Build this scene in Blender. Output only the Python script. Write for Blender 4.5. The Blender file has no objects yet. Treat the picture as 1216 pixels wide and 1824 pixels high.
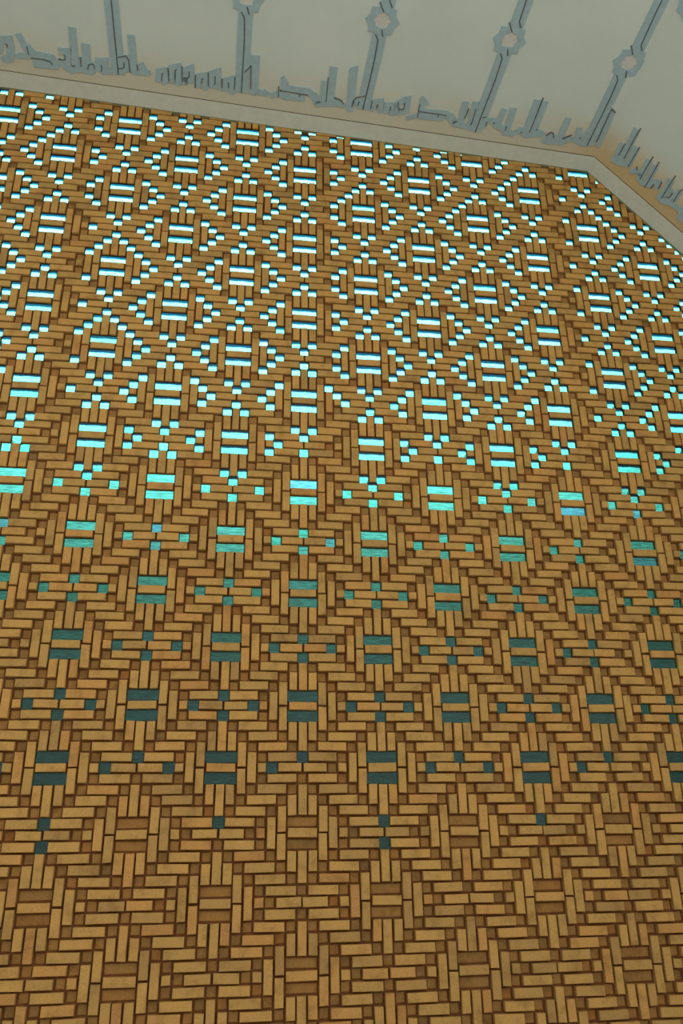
import bpy, math, random
import numpy as np
from mathutils import Matrix, Vector

RNG = random.Random(7)
U = 0.067                       # one brick module (brick width plus joint) in metres
sc = bpy.context.scene
col = sc.collection

# ------------------------------------------------------------------ camera (in modules)
F_PX, PITCH, YAW, ROLL = 1435.808, 0.40828, 0.13896, -0.01629
CAM = np.array([-7.30052, -82.78905, -2.52152])
FLOOR = CAM[2] - 1.62 / U       # floor height in modules


def cam_axes():
    cy, sy, cp, sp = math.cos(YAW), math.sin(YAW), math.cos(PITCH), math.sin(PITCH)
    f = np.array([sy * cp, cy * cp, sp])
    rt = np.array([cy, -sy, 0.0])
    up = np.cross(rt, f)
    c, s = math.cos(ROLL), math.sin(ROLL)
    return c * rt + s * up, -s * rt + c * up, f


RT, UP, FW = cam_axes()


def W(p):
    """modules -> metres, floor at z = 0"""
    return Vector((p[0] * U, p[1] * U, (p[2] - FLOOR) * U))


def project(p):
    d = np.asarray(p, float) - CAM
    z = d @ FW
    return 608 + F_PX * (d @ RT) / z, 912 - F_PX * (d @ UP) / z


def ray(px, py):
    d = RT * (px - 608) / F_PX - UP * (py - 912) / F_PX + FW
    return d / np.linalg.norm(d)


cam = bpy.data.cameras.new('camera')
cam.sensor_fit = 'VERTICAL'
cam.sensor_height = 36.0
cam.lens = 36.0 * F_PX / 1824
cam.clip_end = 500
co = bpy.data.objects.new('camera', cam)
col.objects.link(co)
m = Matrix(((RT[0], UP[0], -FW[0]), (RT[1], UP[1], -FW[1]), (RT[2], UP[2], -FW[2]))).to_4x4()
m.translation = W(CAM)
co.matrix_world = m
sc.camera = co

# ------------------------------------------------------------------ materials


def mat(name):
    mt = bpy.data.materials.new(name)
    mt.use_nodes = True
    nt = mt.node_tree
    nt.nodes.clear()
    out = nt.nodes.new('ShaderNodeOutputMaterial')
    return mt, nt, out


def node(nt, kind, **kw):
    n = nt.nodes.new(kind)
    for k, v in kw.items():
        if k in n.inputs:
            n.inputs[k].default_value = v
        else:
            setattr(n, k, v)
    return n


def ramp(nt, stops, interp='LINEAR'):
    n = nt.nodes.new('ShaderNodeValToRGB')
    cr = n.color_ramp
    cr.interpolation = interp
    while len(cr.elements) < len(stops):
        cr.elements.new(0.5)
    for e, (p, c) in zip(cr.elements, stops):
        e.position = p
        e.color = (*c, 1) if len(c) == 3 else c
    return n


def mixc(nt, fac, a, b, blend='MIX'):
    n = nt.nodes.new('ShaderNodeMix')
    n.data_type = 'RGBA'
    n.blend_type = blend
    for sock, v in ((n.inputs[0], fac), (n.inputs[6], a), (n.inputs[7], b)):
        if hasattr(v, 'links') or isinstance(v, bpy.types.NodeSocket):
            nt.links.new(v, sock)
        elif isinstance(v, (int, float)):
            sock.default_value = v
        else:
            sock.default_value = (*v, 1)
    return n.outputs[2]


def brick_material(name, stops, rough=0.85):
    mt, nt, out = mat(name)
    L = nt.links.new
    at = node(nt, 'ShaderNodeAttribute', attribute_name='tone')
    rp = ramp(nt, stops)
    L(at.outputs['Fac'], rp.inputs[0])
    tc = node(nt, 'ShaderNodeTexCoord')
    n1 = node(nt, 'ShaderNodeTexNoise', Scale=9.0, Detail=6.0, Roughness=0.65)
    L(tc.outputs['Object'], n1.inputs['Vector'])
    r1 = ramp(nt, [(0.28, (0.66, 0.62, 0.58)), (0.5, (1, 1, 1)), (0.75, (1.12, 1.08, 1.0))])
    L(n1.outputs['Fac'], r1.inputs[0])
    c = mixc(nt, 1.0, rp.outputs[0], r1.outputs[0], 'MULTIPLY')
    n2 = node(nt, 'ShaderNodeTexNoise', Scale=120.0, Detail=4.0, Roughness=0.7)
    L(tc.outputs['Object'], n2.inputs['Vector'])
    r2 = ramp(nt, [(0.3, (0.8, 0.78, 0.75)), (0.6, (1.03, 1.03, 1.03))])
    L(n2.outputs['Fac'], r2.inputs[0])
    c = mixc(nt, 1.0, c, r2.outputs[0], 'MULTIPLY')
    # few pale lime specks
    n3 = node(nt, 'ShaderNodeTexNoise', Scale=60.0, Detail=2.0)
    L(tc.outputs['Object'], n3.inputs['Vector'])
    r3 = ramp(nt, [(0.76, (0, 0, 0)), (0.80, (1, 1, 1))])
    L(n3.outputs['Fac'], r3.inputs[0])
    c = mixc(nt, r3.outputs[0], c, (0.55, 0.45, 0.3))
    b = node(nt, 'ShaderNodeBump', Strength=0.35, Distance=0.004)
    L(n2.outputs['Fac'], b.inputs['Height'])
    p = node(nt, 'ShaderNodeBsdfPrincipled', Roughness=rough)
    p.inputs['Specular IOR Level'].default_value = 0.2
    L(c, p.inputs['Base Color'])
    L(b.outputs[0], p.inputs['Normal'])
    L(p.outputs[0], out.inputs[0])
    return mt


M_BRICK = brick_material('fired_brick', [(0.0, (0.39, 0.228, 0.074)), (0.3, (0.46, 0.27, 0.080)),
                                         (0.6, (0.515, 0.297, 0.086)), (0.85, (0.52, 0.272, 0.078)), (1.0, (0.46, 0.232, 0.068))])
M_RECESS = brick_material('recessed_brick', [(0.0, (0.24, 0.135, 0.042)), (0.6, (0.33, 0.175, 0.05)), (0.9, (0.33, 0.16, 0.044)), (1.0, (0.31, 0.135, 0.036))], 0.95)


def plain(name, colour, rough=0.8, scale=40.0, var=0.12, bump=0.15, spec=0.3):
    mt, nt, out = mat(name)
    L = nt.links.new
    tc = node(nt, 'ShaderNodeTexCoord')
    n = node(nt, 'ShaderNodeTexNoise', Scale=scale, Detail=5.0, Roughness=0.6)
    L(tc.outputs['Object'], n.inputs['Vector'])
    lo, hi = tuple(x * (1 - var) for x in colour), tuple(min(1, x * (1 + var)) for x in colour)
    r = ramp(nt, [(0.3, lo), (0.7, hi)])
    L(n.outputs['Fac'], r.inputs[0])
    b = node(nt, 'ShaderNodeBump', Strength=bump, Distance=0.003)
    L(n.outputs['Fac'], b.inputs['Height'])
    p = node(nt, 'ShaderNodeBsdfPrincipled', Roughness=rough)
    p.inputs['Specular IOR Level'].default_value = spec
    L(r.outputs[0], p.inputs['Base Color'])
    L(b.outputs[0], p.inputs['Normal'])
    L(p.outputs[0], out.inputs[0])
    return mt


M_MORTAR = plain('earth_mortar', (0.14, 0.053, 0.016), 0.95, 30, 0.25, 0.4, 0.1)
M_TRIM = plain('painted_trim', (0.63, 0.67, 0.60), 0.6, 12, 0.05, 0.1, 0.3)
M_BEAD = plain('olive_bead', (0.22, 0.24, 0.14), 0.45, 12, 0.08, 0.1, 0.5)
M_BLUE = plain('powder_blue_paint', (0.36, 0.50, 0.55), 0.75, 20, 0.07, 0.1)
M_LINE = plain('dark_incised_line', (0.13, 0.135, 0.135), 0.9, 20, 0.1, 0.1)
M_ROSE = plain('pale_rose_plaster', (0.62, 0.62, 0.58), 0.85, 60, 0.12, 0.5)
M_FLOOR = plain('stone_paving', (0.54, 0.52, 0.47), 0.8, 3, 0.12, 0.1)
M_SIDE = plain('side_wall_plaster', (0.60, 0.56, 0.46), 0.85, 3, 0.06, 0.1)


def soffit_material():
    mt, nt, out = mat('white_plaster_soffit')
    L = nt.links.new
    tc = node(nt, 'ShaderNodeTexCoord')
    n = node(nt, 'ShaderNodeTexNoise', Scale=1.6, Detail=5.0, Roughness=0.55)
    L(tc.outputs['Object'], n.inputs['Vector'])
    base = ramp(nt, [(0.3, (0.59, 0.675, 0.635)), (0.7, (0.645, 0.72, 0.68))])
    L(n.outputs['Fac'], base.inputs[0])
    # ochre wash along the wall edge: distance from the wall wobbled by noise
    sep = node(nt, 'ShaderNodeSeparateXYZ')
    L(tc.outputs['Object'], sep.inputs[0])
    n2 = node(nt, 'ShaderNodeTexNoise', Scale=3.0, Detail=3.0)
    L(tc.outputs['Object'], n2.inputs['Vector'])
    wob = node(nt, 'ShaderNodeMath', operation='MULTIPLY_ADD')
    L(n2.outputs['Fac'], wob.inputs[0])
    wob.inputs[1].default_value = 0.16
    L(sep.outputs['Y'], wob.inputs[2])
    mr = node(nt, 'ShaderNodeMapRange')
    mr.interpolation_type = 'SMOOTHSTEP'
    L(wob.outputs[0], mr.inputs[0])
    mr.inputs[1].default_value = -0.58
    mr.inputs[2].default_value = -0.14
    # the wash is heavier on the sloping panel
    rx = node(nt, 'ShaderNodeMapRange')
    L(sep.outputs['X'], rx.inputs[0])
    rx.inputs[1].default_value = 2.2
    rx.inputs[2].default_value = 2.9
    rx.inputs[3].default_value = 0.42
    rx.inputs[4].default_value = 1.0
    mu = node(nt, 'ShaderNodeMath', operation='MULTIPLY')
    L(mr.outputs[0], mu.inputs[0])
    L(rx.outputs[0], mu.inputs[1])
    c = mixc(nt, mu.outputs[0], base.outputs[0], (0.60, 0.46, 0.25))
    n3 = node(nt, 'ShaderNodeTexNoise', Scale=90.0, Detail=4.0)
    L(tc.outputs['Object'], n3.inputs['Vector'])
    b = node(nt, 'ShaderNodeBump', Strength=0.2, Distance=0.004)
    L(n3.outputs['Fac'], b.inputs['Height'])
    p = node(nt, 'ShaderNodeBsdfPrincipled', Roughness=0.85)
    p.inputs['Specular IOR Level'].default_value = 0.2
    L(c, p.inputs['Base Color'])
    L(b.outputs[0], p.inputs['Normal'])
    L(p.outputs[0], out.inputs[0])
    return mt


M_SOFFIT = soffit_material()


def glass_material(name, dark, light):
    mt, nt, out = mat(name)
    L = nt.links.new
    tc = node(nt, 'ShaderNodeTexCoord')
    oi = node(nt, 'ShaderNodeObjectInfo')
    ad = node(nt, 'ShaderNodeVectorMath', operation='ADD')
    L(tc.outputs['Object'], ad.inputs[0])
    L(oi.outputs['Location'], ad.inputs[1])
    mp = node(nt, 'ShaderNodeMapping')
    mp.inputs['Scale'].default_value = (14, 14, 190)
    L(ad.outputs[0], mp.inputs[0])
    n = node(nt, 'ShaderNodeTexNoise', Scale=1.0, Detail=4.0, Roughness=0.65)
    L(mp.outputs[0], n.inputs['Vector'])
    streak = ramp(nt, [(0.36, dark), (0.60, light)])
    L(n.outputs['Fac'], streak.inputs[0])
    hue = ramp(nt, [(0.0, (0.8, 1.0, 0.95)), (0.3, (1, 1, 1)), (0.93, (1, 1.0, 0.98)), (1.0, (1.0, 0.88, 1.08))])
    L(oi.outputs['Random'], hue.inputs[0])
    c = mixc(nt, 1.0, streak.outputs[0], hue.outputs[0], 'MULTIPLY')
    b = node(nt, 'ShaderNodeBump', Strength=0.5, Distance=0.004)
    L(n.outputs['Fac'], b.inputs['Height'])
    r = node(nt, 'ShaderNodeBsdfRefraction', Roughness=0.15, IOR=1.06)
    L(c, r.inputs['Color'])
    L(b.outputs[0], r.inputs['Normal'])
    g = node(nt, 'ShaderNodeBsdfGlossy', Roughness=0.15)
    L(b.outputs[0], g.inputs['Normal'])
    mx = node(nt, 'ShaderNodeMixShader')
    mx.inputs[0].default_value = 0.03
    L(r.outputs[0], mx.inputs[1])
    L(g.outputs[0], mx.inputs[2])
    L(mx.outputs[0], out.inputs[0])
    return mt


M_GLASS = glass_material('turquoise_glass', (0.26, 0.62, 0.56), (0.39, 0.99, 0.925))
M_FRINGE = glass_material('blue_fringe_glass', (0.03, 0.125, 0.18), (0.045, 0.165, 0.215))  # blue lens and glare fringe over the bright panes, put into the glass tint

# ------------------------------------------------------------------ mesh helpers


def link(name, verts, faces, mats, parent=None, midx=None, tone=None, smooth=False):
    me = bpy.data.meshes.new(name)
    me.from_pydata([tuple(v) for v in verts], [], faces)
    for mt in (mats if isinstance(mats, (list, tuple)) else [mats]):
        me.materials.append(mt)
    if midx is not None:
        me.polygons.foreach_set('material_index', midx)
    if tone is not None:
        a = me.attributes.new('tone', 'FLOAT', 'FACE')
        a.data.foreach_set('value', tone)
    me.update()
    o = bpy.data.objects.new(name, me)
    col.objects.link(o)
    if parent is not None:
        o.parent = parent
        o.matrix_parent_inverse = Matrix.Translation(-parent.location)
    return o


def structure(o, label=None):
    o['kind'] = 'structure'
    if label:
        o['label'] = label
    return o


# ------------------------------------------------------------------ the vault's outline on the wall plane
APEX = (-55.0, 95.42)
CORNER = (41.36, 89.57)
SPRING = (41.36 + 51.0, 89.57 - 51.0 * 1.165)
LEFT_END = (-100.0, 93.0)
AX = np.array([0.03694, -0.99439, 0.09907])       # along the vault, from the wall towards the viewer


def arch(x):
    if x < APEX[0]:
        return APEX[1] + (x - APEX[0]) * 0.054
    if x < CORNER[0]:
        return APEX[1] + (x - APEX[0]) * (CORNER[1] - APEX[1]) / (CORNER[0] - APEX[0])
    return CORNER[1] - 1.165 * (x - CORNER[0])


# ------------------------------------------------------------------ brick pattern
# diamonds are centred on (8i, 6j) with i + j even; twenty ring cells |x| + |z| = 5 round each are recessed or glazed
RING = [(0, 5), (0, -5), (5, 0), (-5, 0)] + [(sx * a, sz * (5 - a)) for a in (1, 2, 3, 4) for sx in (1, -1) for sz in (1, -1)]


def full_ring():
    return {c for c in RING if abs(c[0]) != 2}


def left_part(c):
    return c[0] <= -3


def glazed(i, j):
    """which ring cells of diamond (i, j) are glass"""
    s = set()
    if j <= -1:
        if (i, j) in ((-3, -1), (1, -1)):
            s = {(0, 5)}
    elif j == 0:
        s = set()
    elif j <= 6:
        s = {(0, 5), (0, -5), (5, 0), (-5, 0)}
        if j == 1 and i in (1, 5):
            s.discard((-5, 0))
        if (i, j) in ((5, 3), (-3, 3), (-3, 5), (5, 5)):
            s.discard((-5, 0))
        if (i, j) in ((-4, 6), (-2, 6)):
            s |= {(1, 4), (-1, 4)}
    elif j == 7:
        s = full_ring() - {(3, 2), (-3, 2), (3, -2), (-3, -2)}
        if i in (-3, 1, 5):
            s -= {(-5, 0), (-4, 1), (-4, -1)}
    elif j == 8:
        s = full_ring() - {(3, -2), (-3, -2)}
        if i in (-4, 4):
            s -= {(4, 1), (4, -1), (3, 2)}
        if i == 0:
            s -= {(4, -1)}
    else:
        s = full_ring()
        k = (i - j) if False else i
        if j % 2:                                   # odd rows
            if k == 1:
                s -= {(-5, 0)}
            if k == -3:
                s -= {(-5, 0)}
                if j in (9, 11):
                    s -= {(-4, 1), (-4, -1)}
                    s |= {(2, 3), (-2, 3)}
            if k == 5:
                s -= {(-5, 0), (-4, 1), (-4, -1)}
                if j == 13:
                    s |= {(2, 3)}
            if j == 13 and k in (1, 3):
                s |= {(-2, 3)}
            if j == 13 and k == 7:
                s |= {(-2, -3)}
            if j == 15 and k == 5:
                s -= {(-3, 2)}
        else:
            if k == 0 and j < 16:
                s -= {(3, 2), (3, -2)}
            if k in (-4, 4):
                if k == -4 and j == 14:
                    s -= {(3, 2), (3, -2)}
                else:
                    s -= {(3, 2), (3, -2), (4, 1), (4, -1)}
                if j == 14:
                    s |= {(-2, 3)}
    return s


X0, X1, Z0, Z1 = -66, 74, int(math.ceil(FLOOR)), 98


def inside(x, z, pad=0.0):
    return X0 <= x <= X1 and Z0 <= z and z <= arch(x) + pad


bv, bf, bt = [], [], []      # raised bricks
rv, rf, rt_ = [], [], []     # recessed brick faces


def dep(z):
    """how far the raised bricks stand out, in modules: the relief gets shallower up the wall"""
    return 0.60 + (0.35 - 0.60) * min(1.0, max(0.0, (z - 27.0) / 12.0))


GAP = 0.092


def brick(xa, xb, za, zb, V, Fc, T, front=0.0, back=None, ch=0.05, jit=0.03):
    """one brick from cell span [xa, xb] x [za, zb] with worn, slightly uneven arrises"""
    back = dep((za + zb) / 2) if back is None else back
    tone = min(1.0, max(0.0, RNG.gauss(0.5, 0.26)))
    j = lambda s=jit: RNG.uniform(-s, s)
    a, b, c, d = xa + GAP + j(), xb - GAP + j(), za + GAP + j(), zb - GAP + j()
    sk, tl = j(0.025), j(0.03)
    y = front + j(0.035)
    n = len(V)
    cs = [(a, c + sk), (b, c - sk), (b + tl, d - sk), (a + tl, d + sk)]
    mx, mz = (a + b) / 2, (c + d) / 2
    for (x, z) in cs:
        V.append(W((x + (ch if x < mx else -ch) * RNG.uniform(.6, 1.5), y + j(0.012), z + (ch if z < mz else -ch) * RNG.uniform(.6, 1.5))))
    for (x, z) in cs:
        V.append(W((x, y + ch * 1.1, z)))
    for (x, z) in cs:
        V.append(W((x, back + 0.02, z)))
    Fc.append((n, n + 1, n + 2, n + 3))
    for k in range(4):
        q = (k + 1) % 4
        Fc.append((n + 4 + k, n + 4 + q, n + q, n + k))
        Fc.append((n + 8 + k, n + 8 + q, n + 4 + q, n + 4 + k))
    T.extend([tone] * 9)


def raised(cx, cz, w, h):
    if inside(cx, cz, 0.9):
        brick(cx - w / 2, cx + w / 2, cz - h / 2, cz + h / 2, bv, bf, bt)


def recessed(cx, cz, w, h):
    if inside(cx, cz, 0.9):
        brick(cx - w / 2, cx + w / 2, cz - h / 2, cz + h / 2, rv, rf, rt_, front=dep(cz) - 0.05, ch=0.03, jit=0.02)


glass_small, glass_long, holes = [], [], set()
for j in range(-6, 18):
    for i in range(-10, 11):
        x, z = 8 * i, 6 * j
        if (i + j) % 2 == 0:
            raised(x, z, 3, 1)
            for s in (1, -1):
                raised(x, z + s * 3, 1, 3)
                raised(x - 1, z + s * 2.5, 1, 2)
                raised(x + 1, z + s * 2.5, 1, 2)
                raised(x + 2 * s, z + 1.25, 1, 2.5)
                raised(x + 2 * s, z - 1.25, 1, 2.5)
                raised(x + 3 * s, z, 1, 3)
                raised(x + 4 * s, z, 1, 1)
                # the two long slots above and below the middle brick
                if inside(x, z + s, 0.6):
                    if j >= 1:
                        glass_long.append((i, j, s, x, z + s))
                        holes |= {(x - 1, z + s), (x, z + s), (x + 1, z + s)}
                    else:
                        recessed(x, z + s, 3, 1)
            g = glazed(i, j)
            for (dx, dz) in RING:
                if (dx, dz) in g:
                    if inside(x + dx, z + dz, 0.6):
                        glass_small.append((i, j, dx, dz, x + dx, z + dz))
                        holes.add((x + dx, z + dz))
                else:
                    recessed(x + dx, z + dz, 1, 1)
        else:
            raised(x - 1.25, z, 2.5, 1)
            raised(x + 1.25, z, 2.5, 1)
            for sx in (1, -1):
                for sz in (1, -1):
                    raised(x + 2 * sx, z + sz, 3, 1)
                    raised(x + 3 * sx, z + 2 * sz, 3, 1)
                raised(x + 4 * sx, z + 3, 3, 1)

# backing of the wall: a mortar face with an opening (splayed towards the outside) behind every glass block
mv, mf = [], []
idx = {}


def mvert(p):
    k = (round(p[0], 3), round(p[1], 3), round(p[2], 3))
    if k not in idx:
        idx[k] = len(mv)
        mv.append(W(p))
    return idx[k]


for cz in range(Z0, Z1 + 1):
    run = None
    for cx in range(X0, X1 + 2):
        solid = cx <= X1 and (cx, cz) not in holes and cz <= arch(cx) + 2
        if solid and run is None:
            run = cx
        if not solid and run is not None:
            a, b = run - .5, cx - .5
            ya, yb = dep(cz - .5), dep(cz + .5)
            mf.append((mvert((a, ya, cz - .5)), mvert((b, ya, cz - .5)), mvert((b, yb, cz + .5)), mvert((a, yb, cz + .5))))
            run = None
for (cx, cz) in holes:
    for (nx, nz, e0, e1) in ((0, 1, (-.5, .5), (.5, .5)), (0, -1, (.5, -.5), (-.5, -.5)), (1, 0, (.5, .5), (.5, -.5)), (-1, 0, (-.5, -.5), (-.5, .5))):
        if (cx + nx, cz + nz) in holes:
            continue
        yl = 0.24 if cz > 39 else 0.37
        (xa, za), (xb, zb) = (cx + e0[0], cz + e0[1]), (cx + e1[0], cz + e1[1])
        ya, yb = dep(za), dep(zb)
        mf.append(tuple(mvert(q) for q in ((xa, yl, za), (xb, yl, zb), (xb, yb, zb), (xa, ya, za))))
        ra, rb = (0.6 if za > cz else 0.0), (0.6 if zb > cz else 0.0)      # the head rises outwards
        mf.append(tuple(mvert(q) for q in ((xa, ya, za), (xb, yb, zb), (xb + nx * .1, yb + .3, zb + rb), (xa + nx * .1, ya + .3, za + ra))))
# plain wall round the patterned field
for (a, b, c, d) in ((LEFT_END[0] - 4, X0 + 1, FLOOR - 1, 96), (X1 - 1, SPRING[0] + 4, FLOOR - 1, 60), (X0 - .5, X1 + .5, FLOOR - 1, Z0 + .5)):
    mf.append(tuple(mvert(q) for q in ((a, .66, c), (b, .66, c), (b, .66, d), (a, .66, d))))

wall = structure(link('wall_back', mv, mf, M_MORTAR), 'back wall of raised ochre bricks laid in a diamond lattice with glass openings')
link('brickwork', bv, bf, M_BRICK, wall, tone=bt)
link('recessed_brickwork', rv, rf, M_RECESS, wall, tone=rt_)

# ------------------------------------------------------------------ glass blocks


def glass_mesh(name, w, y0, split):
    """a wavy pane bedded in the opening; above the height split a blue lens fringe is tinted into the glass"""
    V, Fc, MI = [], [], []
    h = 0.56
    hw = w / 2 + 0.06
    n = 7 * int(w) + 1      # fine enough for the scalloped mortar line
    xs = [-hw + 2 * hw * k / (n - 1) for k in range(n)]
    dip = [0.05 * abs(math.sin(math.pi * (x + w / 2))) for x in xs]
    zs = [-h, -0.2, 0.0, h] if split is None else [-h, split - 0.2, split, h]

    def grid(y):
        base = len(V)
        for r in range(4):
            for k, x in enumerate(xs):
                zz = zs[r]
                if r == 0:
                    zz += 0.02 - dip[k] * 0.4
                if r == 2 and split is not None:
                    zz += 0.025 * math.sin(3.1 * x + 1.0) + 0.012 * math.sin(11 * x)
                V.append((x * U, y * U, zz * U))
        return base
    A, B = grid(y0), grid(y0 + 0.14)
    for r in range(3):
        for k in range(n - 1):
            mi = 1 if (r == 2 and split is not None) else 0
            a = A + r * n + k
            Fc.append((a, a + 1, a + n + 1, a + n)); MI.append(mi)
            b = B + r * n + k
            Fc.append((b, b + n, b + n + 1, b + 1)); MI.append(mi)
    per = [k for k in range(n)] + [r * n + n - 1 for r in range(1, 4)] + [3 * n + k for k in range(n - 2, -1, -1)] + [r * n for r in (2, 1)]
    for q in range(len(per)):
        a, b = per[q], per[(q + 1) % len(per)]
        Fc.append((A + b, A + a, B + a, B + b)); MI.append(0)
    me = bpy.data.meshes.new(name)
    me.from_pydata(V, [], Fc)
    me.materials.append(M_GLASS)
    me.materials.append(M_FRINGE)
    me.polygons.foreach_set('material_index', MI)
    me.update()
    return me


PANES = {}
for nm, w in (('glass_strip', 3), ('glass_block', 1)):
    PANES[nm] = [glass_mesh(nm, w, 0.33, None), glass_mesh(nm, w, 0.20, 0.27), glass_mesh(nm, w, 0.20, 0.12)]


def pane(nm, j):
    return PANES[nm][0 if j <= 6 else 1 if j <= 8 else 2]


ORD = ['', 'first', 'second', 'third', 'fourth', 'fifth', 'sixth', 'seventh', 'eighth', 'ninth', 'tenth',
       'eleventh', 'twelfth', 'thirteenth', 'fourteenth', 'fifteenth', 'sixteenth', 'seventeenth', 'eighteenth']


def in_view(x, z, pad=0):
    px, py = project((x, 0.2, z))
    return -pad < px < 1216 + pad and -pad < py < 1824 + pad and z < arch(x) + 0.35


diamonds = {}
for j in range(-3, 18):
    row = [i for i in range(-10, 11) if (i + j) % 2 == 0 and in_view(8 * i, 6 * j)]
    for k, i in enumerate(row):
        diamonds[(i, j)] = ORD[k + 1] + ' diamond from left'


def which(i, j):
    rowname = 'lowest glazed row' if j == 1 else (ORD[j] + ' glazed row up' if j > 1 else '')
    if (i, j) in diamonds:
        d = diamonds[(i, j)]
    else:
        px, py = project((8 * i, 0, 6 * j))
        if px < 0:
            d = 'leftmost cut diamond'
        elif px > 1216 and py > 300:
            d = 'rightmost cut diamond'
        else:
            n = sum(1 for q in range(-10, i + 1) if (q + j) % 2 == 0 and -5 < project((8 * q, 0, 6 * j))[0])
            d = ORD[n] + ' diamond behind cornice'
    return d, rowname


def spot(dx, dz):
    if (dx, dz) == (0, 5):
        return 'top tip'
    if (dx, dz) == (0, -5):
        return 'bottom tip'
    if dz == 0:
        return ('right' if dx > 0 else 'left') + ' tip'
    side = 'right' if dx > 0 else 'left'
    half = 'upper' if dz > 0 else 'lower'
    if abs(dx) == 1:
        return 'just %s of %s tip' % (side, 'top' if dz > 0 else 'bottom')
    lvl = {2: 'top', 3: 'middle', 4: 'bottom'}[abs(dx)] if dz > 0 else {2: 'bottom', 3: 'middle', 4: 'top'}[abs(dx)]
    return '%s %s edge %s' % (half, side, lvl)


def tone_word(j):
    return 'dim' if j <= 2 else 'teal' if j <= 4 else 'turquoise' if j <= 7 else 'glowing'


used = set()


def glass_thing(name, me, x, z, label, cat, group):
    o = bpy.data.objects.new(name, me)
    col.objects.link(o)
    o.location = W((x, 0, z))
    assert label not in used, label
    used.add(label)
    o['label'], o['category'], o['group'] = label, cat, group
    return o


rest_long, rest_small = [], []
for (i, j, s, x, z) in glass_long:
    if in_view(x, z, 10):
        d, r = which(i, j)
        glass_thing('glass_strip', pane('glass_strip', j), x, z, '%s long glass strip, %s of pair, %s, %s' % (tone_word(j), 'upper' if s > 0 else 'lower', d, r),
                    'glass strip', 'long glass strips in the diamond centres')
    else:
        rest_long.append((x, z, j))


def px_area(x, z):
    a, b, c = project((x - .5, 0, z)), project((x + .5, 0, z)), project((x, 0, z + 1))
    return (b[0] - a[0]) * (project((x, 0, z))[1] - c[1])


vis = [g for g in glass_small if in_view(g[4], g[5], 0)]
vis.sort(key=lambda g: -px_area(g[4], g[5]))
pick = set(vis[:300])
for g in glass_small:
    (i, j, dx, dz, x, z) = g
    if g in pick:
        d, r = which(i, j)
        if j >= 1:
            lab = '%s glass square, %s, %s, %s' % (tone_word(j), spot(dx, dz), d, r)
        else:
            lab = 'dark teal glass square below the %s, in unglazed brickwork' % ('lowest left glass' if i < 0 else 'lowest middle glass')
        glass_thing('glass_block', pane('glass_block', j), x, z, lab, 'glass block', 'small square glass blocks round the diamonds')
    else:
        rest_small.append((x, z, j))


def merged(name, nm, places, label, cat):
    V, Fc, MI = [], [], []
    src = [([v.co.copy() for v in me.vertices], [(tuple(p.vertices), p.material_index) for p in me.polygons]) for me in PANES[nm]]
    for (x, z, j) in places:
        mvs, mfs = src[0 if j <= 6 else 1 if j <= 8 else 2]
        b = len(V)
        o = W((x, 0, z))
        V.extend([v + o for v in mvs])
        for f, k in mfs:
            Fc.append(tuple(b + e for e in f)); MI.append(k)
    o = link(name, V, Fc, [M_GLASS, M_FRINGE], midx=MI)
    o['label'], o['category'], o['kind'] = label, cat, 'stuff'
    return o


merged('glass_blocks', 'glass_block', rest_small, 'many small glowing glass squares high in the brick lattice', 'glass blocks')
merged('glass_strips', 'glass_strip', rest_long, 'long glowing glass strips beyond the frame of the lattice', 'glass strips')

# ------------------------------------------------------------------ the vault: soffit panels, trim, lettering
LEN = 84.0                      # how far the vault reaches out from the wall


class Panel:
    """a flat soffit panel: s along the wall's arch line, t along the vault, d below the surface"""

    def __init__(self, p0, p1):
        self.o = np.array([p0[0], 0.0, p0[1]])
        e = np.array([p1[0] - p0[0], 0.0, p1[1] - p0[1]])
        self.len = np.linalg.norm(e)
        self.e = e / self.len
        n = np.cross(self.e, AX)
        self.n = n / np.linalg.norm(n)
        if self.n[2] > 0:
            self.n = -self.n
        g = np.array([[self.e @ self.e, self.e @ AX], [self.e @ AX, AX @ AX]])
        self.gi = np.linalg.inv(g)

    def at(self, s, t, d=0.0):
        return W(self.o + self.e * s + AX * t + self.n * d)

    def px(self, px, py):
        r = ray(px, py)
        k = ((self.o - CAM) @ self.n) / (r @ self.n)
        q = CAM + r * k - self.o
        s, t = self.gi @ np.array([q @ self.e, q @ AX])
        return s, t


P_TOP = Panel(APEX, CORNER)
P_RIGHT = Panel(CORNER, SPRING)
P_LEFT = Panel(LEFT_END, APEX)


def prism(panel, poly, d0, d1, V, Fc):
    n, b = len(poly), len(V)
    for d in (d0, d1):
        for (s, t) in poly:
            V.append(panel.at(s, t, d))
    Fc.append(tuple(b + k for k in range(n)))
    Fc.append(tuple(b + n + k for k in reversed(range(n))))
    for k in range(n):
        q = (k + 1) % n
        Fc.append((b + k, b + n + k, b + n + q, b + q))


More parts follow.
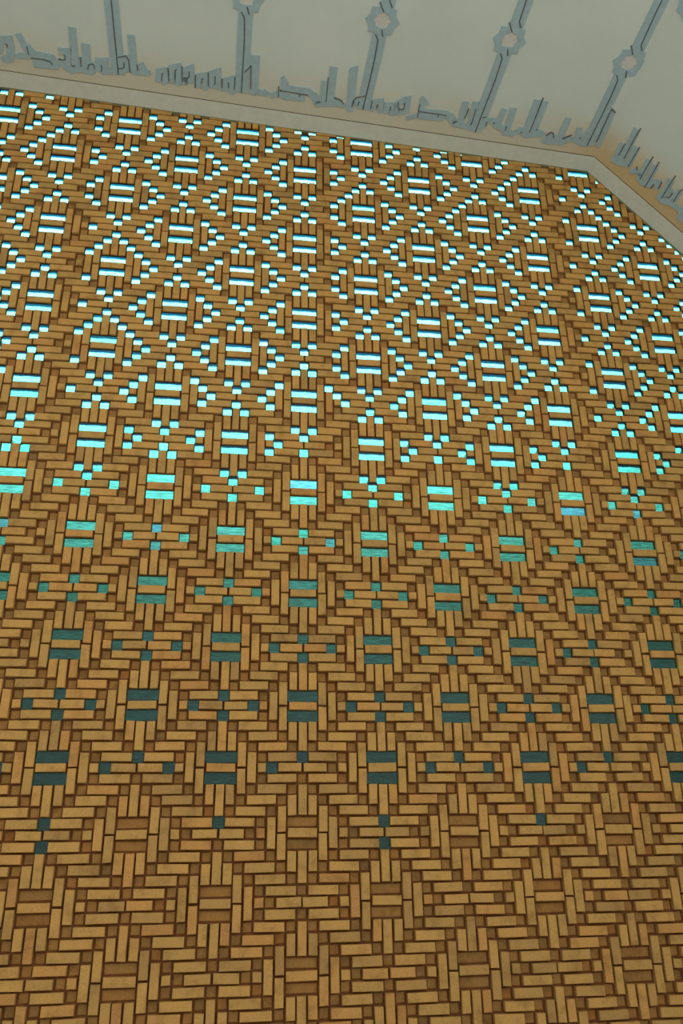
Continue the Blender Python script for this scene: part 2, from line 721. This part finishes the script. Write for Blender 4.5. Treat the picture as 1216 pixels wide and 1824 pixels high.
# soffit: one folded slab
V, Fc = [], []
T0 = 2.55
for pn in (P_TOP, P_RIGHT, P_LEFT):
    prism(pn, [(0, T0), (pn.len, T0), (pn.len, LEN), (0, LEN)], 0.0, -0.6, V, Fc)
    a, b = (0.0, 2.5) if pn is P_TOP else (-2.5, 0.0) if pn is P_RIGHT else (0.0, 0.0)
    prism(pn, [(a, -0.40), (pn.len + b, -0.40), (pn.len + b, LEN), (a, LEN)], -0.4, -3.0, V, Fc)
structure(link('ceiling', V, Fc, M_SOFFIT), 'white plaster vault soffit folding down at the right')
for nm, pn, lab in (('trim_1', P_TOP, 'pale moulding where the soffit meets the brick wall'), ('trim_2', P_RIGHT, 'pale moulding running down the sloping edge of the brick wall')):
    V, Fc = [], []
    s0 = 0.0 if pn is P_TOP else -0.12
    s1 = pn.len + (0.12 if pn is P_TOP else 0.0)
    prism(pn, [(s0, 0.05), (s1, 0.05), (s1, 2.38), (s0, 2.38)], 0.0, -0.45, V, Fc)
    tr = structure(link(nm, V, Fc, M_TRIM), lab)
    V, Fc = [], []
    prism(pn, [(s0, -0.25), (s1, -0.25), (s1, 0.06), (s0, 0.06)], 0.06, -0.45, V, Fc)
    link('bead', V, Fc, M_BEAD, tr)
    V, Fc = [], []
    prism(pn, [(s0, 2.37), (s1, 2.37), (s1, 2.56), (s0, 2.56)], -0.1, -0.4, V, Fc)
    link('shadow_joint', V, Fc, plain('brown_joint', (0.16, 0.10, 0.045), 0.9) if nm == 'trim_1' else plain('rust_joint', (0.26, 0.13, 0.04), 0.9), tr)

# ---- lettering ----
CROPS = {1: (0, 0, 4.75), 2: (240, 0, 4.75), 3: (460, 60, 4.75), 5: (700, 80, 4.75), 7: (900, 130, 4.75), 8: (1040, 200, 6.909)}
SC = 12.3                        # picture pixels per module on the soffit, for stroke widths only


def ribbon(pts, w):
    """outline of a mitred stroke of width w along pts"""
    p = [np.array(q, float) for q in pts]
    L_, R_ = [], []
    for k in range(len(p)):
        a = p[k] - p[k - 1] if k else p[1] - p[0]
        b = p[k + 1] - p[k] if k < len(p) - 1 else p[-1] - p[-2]
        a, b = a / np.linalg.norm(a), b / np.linalg.norm(b)
        na, nb = np.array([-a[1], a[0]]), np.array([-b[1], b[0]])
        mi = na + nb
        ln = np.linalg.norm(mi)
        mi = na if ln < 1e-6 else mi / ln
        sc_ = min(1.6, 1 / max(0.3, mi @ na))
        L_.append(p[k] + mi * w / 2 * sc_)
        R_.append(p[k] - mi * w / 2 * sc_)
    return L_, R_


def stroke(panel, pts, w, d, V, Fc):
    pts = [np.array(p, float) for p in pts]
    if w > 0.3:
        for q in pts[1:]:                        # rounded joints and feet
            prism(panel, [(q[0] + w / 2 * math.cos(a * math.pi / 6), q[1] + w / 2 * math.sin(a * math.pi / 6)) for a in range(12)], -0.04, d - 0.002, V, Fc)
    elif len(pts) > 2:
        new = [pts[0]]
        for a, b in zip(pts[:-1], pts[1:]):
            new += [a * .75 + b * .25, a * .25 + b * .75]
        pts = new + [pts[-1]]
    L_, R_ = ribbon(pts, w)
    n, b = len(L_), len(V)
    for dd in (-0.05, d):
        for q in L_:
            V.append(panel.at(q[0], q[1], dd))
        for q in R_:
            V.append(panel.at(q[0], q[1], dd))
    N = 2 * n
    for k in range(n - 1):
        Fc.append((b + k, b + k + 1, b + n + k + 1, b + n + k))
        Fc.append((b + N + k, b + N + n + k, b + N + n + k + 1, b + N + k + 1))
        Fc.append((b + k, b + N + k, b + N + k + 1, b + k + 1))
        Fc.append((b + n + k, b + n + k + 1, b + N + n + k + 1, b + N + n + k))
    Fc.append((b, b + n, b + N + n, b + N))
    Fc.append((b + n - 1, b + N + n - 1, b + N + 2 * n - 1, b + 2 * n - 1))


def empty(name, loc):
    o = bpy.data.objects.new(name, None)
    o.empty_display_size = 0.1
    col.objects.link(o)
    o.location = loc
    return o


def word(label, panel, crop, letters):
    """letters: list of (strokes, grooves); a stroke is (width, [points]) in crop coordinates"""
    ox, oy, k = CROPS[crop]
    cv = lambda q: panel.px(ox + q[0] / k, oy + q[1] / k)
    first = cv(letters[0][0][0][1][0])
    root = empty('calligraphy_word', panel.at(first[0], first[1], 0.1))
    root['label'], root['category'], root['group'] = label, 'calligraphy', 'words of the inscription on the soffit'
    for strokes, grooves in letters:
        V, Fc = [], []
        for q, (w, pts) in enumerate(strokes):
            stroke(panel, [cv(x) for x in pts], w / k / SC, 0.11 + 0.004 * q, V, Fc)
        o = link('letter', V, Fc, M_BLUE, root)
        if grooves:
            for q, pts in enumerate(grooves):
                V, Fc = [], []
                stroke(panel, [cv(x) for x in pts], 0.12, 0.165 + 0.003 * q, V, Fc)
                g = link('incised_line', V, Fc, M_LINE)
                g.parent = o
                g['label'] = 'thin dark incised line'
    return root


word('short looped blue word at the left end of the inscription', P_TOP, 1, [
    ([(58, [(-60, 440), (-10, 420), (0, 335), (75, 330), (90, 400), (85, 490), (40, 500)])], [[(45, 365), (66, 378), (60, 398)]]),
    ([(50, [(150, 280), (200, 370), (250, 470)]), (45, [(130, 470), (190, 465), (240, 470)]),
      (62, [(225, 385), (290, 455), (440, 490), (470, 540)]), (55, [(280, 535), (470, 555)])],
     [[(228, 385), (245, 460)], [(265, 485), (420, 505), (447, 545)]]),
])
word('blue word with two upright bars left of the first tall stem', P_TOP, 1, [
    ([(55, [(495, 430), (575, 430), (570, 520), (510, 530)])], [[(540, 455), (554, 478), (552, 505), (495, 497)]]),
    ([(55, [(608, 225), (640, 560)]), (50, [(545, 560), (600, 590), (660, 580)])], [[(608, 545), (622, 562), (636, 545)]]),
    ([(60, [(722, 365), (740, 580)]), (45, [(695, 480), (700, 590), (770, 605), (800, 560), (765, 530)])], [[(682, 480), (688, 560)], [(745, 585), (748, 545), (770, 535), (795, 540), (800, 580)]]),
    ([(50, [(830, 600), (835, 510), (890, 510), (890, 600), (940, 600)])], [[(850, 545), (864, 560), (860, 600)]]),
])
word('boxy blue word with one upright bar right of the first tall stem', P_TOP, 1, [
    ([(50, [(1010, 580), (1010, 500), (1070, 490), (1065, 580), (1000, 590)])], [[(995, 575), (1050, 575), (1050, 525)], [(998, 480), (1085, 465), (1102, 608)]]),
    ([(56, [(1108, 290), (1132, 590)]), (50, [(1110, 600), (1250, 610)]), (45, [(1190, 530), (1230, 600)])], [[(1160, 545), (1165, 595)]]),
])
word('low blue word of four arched letters between first and second stems', P_TOP, 2, [
    ([(50, [(200, 690), (205, 600), (258, 590), (255, 690)])], [[(228, 680), (230, 622), (240, 615)], [(280, 575), (290, 680)]]),
    ([(52, [(318, 700), (320, 570), (368, 560), (365, 700)])], [[(340, 670), (340, 590), (352, 588)], [(400, 560), (402, 690)]]),
    ([(52, [(420, 710), (425, 590), (475, 570), (472, 670), (420, 690)])], [[(462, 600), (462, 655), (410, 655)]]),
    ([(50, [(530, 740), (535, 645), (592, 635), (595, 740)])], [[(565, 700), (568, 665), (580, 660)], [(515, 630), (512, 740)]]),
    ([(52, [(648, 740), (650, 620), (705, 600), (698, 730)])], [[(680, 640), (678, 710)], [(622, 610), (622, 725)]]),
])
word('small blue arched word and bar hugging the second tall stem', P_TOP, 2, [
    ([(52, [(762, 770), (765, 680), (825, 665), (820, 770)])], [[(785, 695), (796, 700), (795, 740)], [(740, 660), (740, 740)], [(848, 650), (843, 750)]]),
    ([(66, [(1022, 465), (1005, 770)]), (45, [(985, 770), (1060, 775), (1100, 790)]), (10, [(1095, 750), (1140, 782)])], [[(985, 550), (980, 750)], [(930, 605), (985, 552)]]),
])
word('long flat blue word ending in twin bars between second and third stems', P_TOP, 3, [
    ([(45, [(100, 525), (170, 500), (215, 530), (212, 400)]), (30, [(205, 360), (240, 415)]), (58, [(200, 455), (420, 485), (480, 530), (500, 590)]), (42, [(225, 530), (370, 545)])],
     [[(180, 475), (420, 515)], [(350, 510), (348, 532)], [(172, 445), (170, 530)]]),
    ([(55, [(565, 395), (545, 580)]), (58, [(637, 275), (605, 580)]), (45, [(480, 585), (560, 590), (630, 585), (715, 600)]), (34, [(640, 555), (700, 585)])],
     [[(592, 368), (572, 572)], [(640, 538), (700, 560), (720, 590)]]),
])
word('blue bar and low arches around the foot of the third stem', P_TOP, 3, [
    ([(64, [(805, 300), (775, 630)]), (30, [(780, 300), (830, 285)])], [[(790, 615), (805, 545), (900, 522)]]),
    ([(45, [(820, 600), (830, 565), (885, 560), (880, 610)])], [[(843, 602), (847, 575), (860, 572)]]),
    ([(48, [(955, 650), (980, 575), (1035, 570), (1030, 650)])], [[(950, 635), (962, 565)], [(1003, 625), (1008, 600), (1016, 596)]]),
    ([(48, [(1085, 670), (1090, 600), (1140, 600), (1130, 670)])], [[(1115, 645), (1117, 615), (1124, 612)]]),
    ([(50, [(1165, 660), (1180, 590), (1230, 555), (1265, 550), (1250, 650), (1180, 660)])], [[(1185, 575), (1178, 630), (1228, 640), (1240, 590), (1232, 585)]]),
])
word('flat blue word with an arrow-shaped head between third and fourth stems', P_TOP, 5, [
    ([(42, [(110, 620), (170, 600), (225, 590), (250, 450)]), (36, [(250, 450), (285, 495)]), (62, [(235, 565), (440, 580), (495, 610), (520, 660)]), (40, [(225, 605), (410, 620)])],
     [[(220, 558), (385, 582), (450, 592)], [(380, 585), (378, 612)], [(225, 500), (205, 610)]]),
    ([(52, [(615, 475), (570, 660)]), (52, [(700, 475), (650, 680)]), (50, [(500, 660), (600, 680), (700, 700)])], [[(640, 535), (608, 612), (598, 612)], [(700, 540), (662, 668), (650, 668)]]),
])
word('blue word of slanted bars just right of the fourth stem', P_TOP, 5, [
    ([(45, [(760, 690), (790, 635), (845, 635), (860, 660)])], [[(783, 680), (787, 652), (800, 648)], [(755, 612), (788, 604)]]),
    ([(50, [(945, 535), (880, 670)]), (55, [(1020, 530), (950, 740)]), (48, [(850, 670), (940, 710), (990, 745)])], [[(958, 685), (945, 720)], [(845, 655), (862, 658)]]),
])
word('broad double blue bar with pointed tail before the last stem', P_TOP, 7, [
    ([(44, [(40, 525), (120, 480), (170, 525), (310, 515)]), (56, [(275, 225), (165, 510)]), (56, [(335, 235), (232, 500)]), (32, [(260, 475), (320, 510)])],
     [[(318, 208), (258, 360), (200, 500)], [(130, 495), (136, 505)], [(260, 470), (266, 480)]]),
])
word('small crouching blue word with one bar left of the last stem', P_TOP, 7, [
    ([(42, [(310, 580), (390, 520), (430, 560)]), (50, [(535, 375), (440, 580)]), (44, [(340, 580), (470, 580)])], [[(340, 525), (400, 490), (408, 545)]]),
    ([(42, [(450, 600), (540, 555), (600, 560), (640, 600), (700, 595)]), (40, [(625, 460), (600, 560)]), (34, [(620, 550), (710, 490)])], [[(480, 552), (560, 522)], [(625, 540), (640, 548)]]),
])
word('blue bar and pointed foot right of the last stem by the fold', P_TOP, 7, [
    ([(52, [(905, 320), (790, 590)]), (40, [(770, 600), (860, 620)]), (30, [(830, 570), (875, 640)])], [[(895, 300), (770, 580)], [(895, 300), (930, 330)]]),
])
word('first blue word on the sloping panel, with one long bar', P_RIGHT, 8, [
    ([(80, [(480, 385), (400, 540)]), (86, [(655, 205), (520, 470), (450, 590)]), (60, [(340, 560), (400, 610), (480, 630)])], [[(512, 385), (430, 528)], [(700, 195), (600, 370), (495, 570)]]),
    ([(80, [(650, 430), (545, 640)]), (50, [(470, 625), (560, 640)])], [[(685, 430), (545, 672)]]),
])
word('middle blue word on the sloping panel, with paired bars', P_RIGHT, 8, [
    ([(56, [(560, 735), (650, 715), (690, 790)])], [[(655, 665), (652, 700), (668, 700)]]),
    ([(84, [(808, 590), (690, 800)]), (76, [(885, 660), (760, 880)]), (50, [(660, 800), (720, 870), (790, 900)])], [[(852, 543), (760, 700), (692, 822)], [(925, 612), (840, 770), (752, 918)]]),
    ([(60, [(820, 910), (850, 850), (920, 860), (900, 930)])], [[(862, 878), (825, 935)], [(958, 855), (925, 932), (915, 922)]]),
])
word('lowest blue word on the sloping panel, with a looped foot', P_RIGHT, 8, [
    ([(88, [(1075, 830), (950, 1050)])], [[(1125, 782), (1040, 920), (955, 1055)]]),
    ([(56, [(1060, 950), (1100, 1000), (1050, 1060), (980, 1060)]), (56, [(1190, 950), (1110, 1090)]), (60, [(900, 1020), (960, 1090), (1080, 1120), (1210, 1220)])], [[(1085, 985), (1092, 1000), (1052, 1050), (1020, 1040)], [(1215, 945), (1180, 970), (1105, 1100)]]),
    ([(70, [(1260, 1150), (1180, 1290)]), (60, [(1190, 1300), (1300, 1400)])], []),
])

# ---- tall knotted stems with eight-pointed star knots ----


def star_ring(panel, s0, t0, ro, ri, V, Fc, d):
    outer, inner = [], []
    for k in range(16):
        a = math.pi * k / 8 + math.pi / 8 * 0.0
        r = ro if k % 2 == 0 else ro * 0.80
        q = ri if k % 2 == 0 else ri * 0.80
        outer.append((s0 + r * math.sin(a), t0 + r * math.cos(a)))
        inner.append((s0 + q * math.sin(a), t0 + q * math.cos(a)))
    b = len(V)
    for dd in (-0.05, d):
        for q in outer + inner:
            V.append(panel.at(q[0], q[1], dd))
    for k in range(16):
        q = (k + 1) % 16
        Fc.append((b + 32 + k, b + 32 + q, b + 48 + q, b + 48 + k))
        Fc.append((b + k, b + q, b + 32 + q, b + 32 + k))
        Fc.append((b + 16 + k, b + 48 + k, b + 48 + q, b + 16 + q))
    return inner


STEMS = [  # foot (px), a point on the stem's axis, star centre (px) or None, label
    ((211, 132), (198, 0), None, 'tall blue stem without visible star, first from the left on the soffit'),
    ((430, 164), (437, 29), (439, -5), 'tall blue stem whose star knot is cut by the photo top edge'),
    ((646, 194), (675.5, 64), (681, 36), 'tall blue stem with star knot, above the low arches mid soffit'),
    ((846, 234), (896, 101), (907, 71), 'tall blue stem with star knot, between arrow-headed word and slanted bars'),
    ((1045, 258), (1104, 136), (1120, 111), 'tall blue stem with star knot nearest the fold, last on the soffit'),
]
for n_, (foot, mid, star, lab) in enumerate(STEMS):
    pn = P_TOP
    f, mpt = pn.px(*foot), pn.px(*mid)
    root = empty('knotted_stem', pn.at(f[0], f[1], 0.1))
    root['label'], root['category'], root['group'] = lab, 'ornament', 'tall knotted stems rising from the inscription'
    if star:
        st = pn.px(*star)
    else:
        st = (f[0] + (mpt[0] - f[0]) * 1.45, 22.0)
    sl = (mpt[0] - f[0]) / (mpt[1] - f[1])
    RO, RI = 2.15, 1.12
    below = st[1] - RO * 0.8
    xb = f[0] + sl * (below - f[1])
    w = 1.72
    V, Fc = [], []
    stroke(pn, [f, (xb, below)], w, 0.12, V, Fc)
    o = link('lower_stem', V, Fc, M_BLUE, root)
    V, Fc = [], []
    stroke(pn, [f, (xb + 0.05, below - 0.9), (xb - 0.55, below - 0.05)], 0.15, 0.16, V, Fc)
    g = link('incised_line', V, Fc, M_LINE)
    g['label'] = 'thin dark incised line'
    g.parent = o
    V, Fc = [], []
    star_ring(pn, st[0], st[1], RO, RI, V, Fc, 0.135)
    o = link('star_knot', V, Fc, M_BLUE, root)
    V, Fc = [], []
    poly = []
    for k in range(16):
        a = math.pi * k / 8
        q = (RI if k % 2 == 0 else RI * 0.8) * 1.02
        poly.append((st[0] + q * math.sin(a), st[1] + q * math.cos(a)))
    prism(pn, poly, 0.05, -0.05, V, Fc)
    h = link('rosette', V, Fc, M_ROSE)
    h['label'] = 'pale pink carved rosette'
    h.parent = o
    V, Fc = [], []
    stroke(pn, [(st[0] - 0.75, st[1] + RO * 0.98), (st[0] - 0.05, st[1] + RI * 0.95)], 0.14, 0.165, V, Fc)
    h = link('incised_line', V, Fc, M_LINE)
    h['label'] = 'thin dark incised line'
    h.parent = o
    V, Fc = [], []
    stroke(pn, [(st[0] + 0.15, st[1] - RI * 0.95), (st[0] + 0.45, st[1] - RO * 0.9)], 0.14, 0.168, V, Fc)
    h = link('incised_line', V, Fc, M_LINE)
    h['label'] = 'thin dark incised line'
    h.parent = o
    top = st[1] + RO * 0.8
    V, Fc = [], []
    ux = st[0] + 0.25
    stroke(pn, [(ux, top), (ux + sl * 8, min(LEN - 1, top + 14))], w, 0.12, V, Fc)
    o = link('upper_stem', V, Fc, M_BLUE, root)
    V, Fc = [], []
    stroke(pn, [(ux + 0.6, top + 0.02), (ux, top + 0.9), (ux + sl * 8, min(LEN - 1, top + 14))], 0.15, 0.16, V, Fc)
    g = link('incised_line', V, Fc, M_LINE)
    g['label'] = 'thin dark incised line'
    g.parent = o
    
# the blue knot that just enters at the top right, on the sloping panel
pn = P_RIGHT
st = pn.px(1234, 8)
root = empty('star_knot', pn.at(st[0], st[1], 0.1))
root['label'], root['category'] = 'blue star knot cut off by the top right corner of the photo', 'ornament'
V, Fc = [], []
star_ring(pn, st[0], st[1], 2.15, 1.12, V, Fc, 0.135)
link('knot_ring', V, Fc, M_BLUE, root)
V, Fc = [], []
stroke(pn, [(st[0], st[1] + 2.0), (st[0], min(LEN - 1, st[1] + 15))], 1.72, 0.12, V, Fc)
link('upper_stem', V, Fc, M_BLUE, root)

# ------------------------------------------------------------------ floor and side walls


def box(name, x0, x1, y0, y1, z0, z1, mt):
    P = [(x0, y0, z0), (x1, y0, z0), (x1, y1, z0), (x0, y1, z0), (x0, y0, z1), (x1, y0, z1), (x1, y1, z1), (x0, y1, z1)]
    F6 = [(3, 2, 1, 0), (4, 5, 6, 7), (0, 1, 5, 4), (1, 2, 6, 5), (2, 3, 7, 6), (3, 0, 4, 7)]
    return link(name, [W(p) for p in P], F6, mt)


structure(box('floor', -260, 260, -360, 6, FLOOR - 3, FLOOR, M_FLOOR), 'pale stone paving in front of the brick wall')
structure(box('wall_right', SPRING[0], SPRING[0] + 6, -LEN, 2, FLOOR, SPRING[1] + 6, M_SIDE))
structure(box('wall_left', LEFT_END[0] - 6, LEFT_END[0], -LEN, 2, FLOOR, LEFT_END[1] + 6, M_SIDE))

# ------------------------------------------------------------------ daylight
world = bpy.data.worlds.new('daylight')
sc.world = world
world.use_nodes = True
nt = world.node_tree
nt.nodes.clear()
L = nt.links.new
out = nt.nodes.new('ShaderNodeOutputWorld')
bg = nt.nodes.new('ShaderNodeBackground')
tc = nt.nodes.new('ShaderNodeTexCoord')
sep = nt.nodes.new('ShaderNodeSeparateXYZ')
L(tc.outputs['Generated'], sep.inputs[0])
BACK = [(0.0, 0.014), (0.10, 0.02), (0.20, 0.048), (0.27, 0.12), (0.34, 0.40), (0.42, 1.4), (0.52, 5.0), (0.64, 9.0), (1.0, 9.0)]
S_ = 10.0
rb = ramp(nt, [(p, (v / S_ * 0.95, v / S_, v / S_ * (1.03 if v > 1 else 0.84))) for p, v in BACK])
L(sep.outputs['Z'], rb.inputs[0])
FRONT = 1.35
rf_ = ramp(nt, [(0.0, (FRONT / S_ * .42, FRONT / S_ * .41, FRONT / S_ * .38)), (0.49, (FRONT / S_ * .5, FRONT / S_ * .47, FRONT / S_ * .4)),
                (0.52, (FRONT / S_ * 1.0, FRONT / S_ * 0.98, FRONT / S_ * 0.94)), (1.0, (FRONT / S_ * 0.95, FRONT / S_ * 1.0, FRONT / S_ * 1.06))])
mz = nt.nodes.new('ShaderNodeMath')
mz.operation = 'MULTIPLY_ADD'
L(sep.outputs['Z'], mz.inputs[0])
mz.inputs[1].default_value = 0.5
mz.inputs[2].default_value = 0.5
L(mz.outputs[0], rf_.inputs[0])
side = nt.nodes.new('ShaderNodeMapRange')
side.interpolation_type = 'SMOOTHSTEP'
L(sep.outputs['Y'], side.inputs[0])
side.inputs[1].default_value = -0.05
side.inputs[2].default_value = 0.25
east = nt.nodes.new('ShaderNodeMapRange')
L(sep.outputs['X'], east.inputs[0])
east.inputs[1].default_value = -1.0
east.inputs[2].default_value = 1.0
east.inputs[3].default_value = 0.55
east.inputs[4].default_value = 1.5
front = mixc(nt, 1.0, rf_.outputs[0], east.outputs[0], 'MULTIPLY')
mixw = mixc(nt, side.outputs[0], front, rb.outputs[0])
L(mixw, bg.inputs['Color'])
bg.inputs['Strength'].default_value = S_
L(bg.outputs[0], out.inputs[0])

sc.view_settings.view_transform = 'Standard'
sc.view_settings.look = 'None'
sc.view_settings.gamma = 1.0
sc.view_settings.exposure = 0.0
sc.view_settings.use_curve_mapping = False
sc.cycles.max_bounces = 8
sc.cycles.transmission_bounces = 8
sc.cycles.sample_clamp_indirect = 6.0
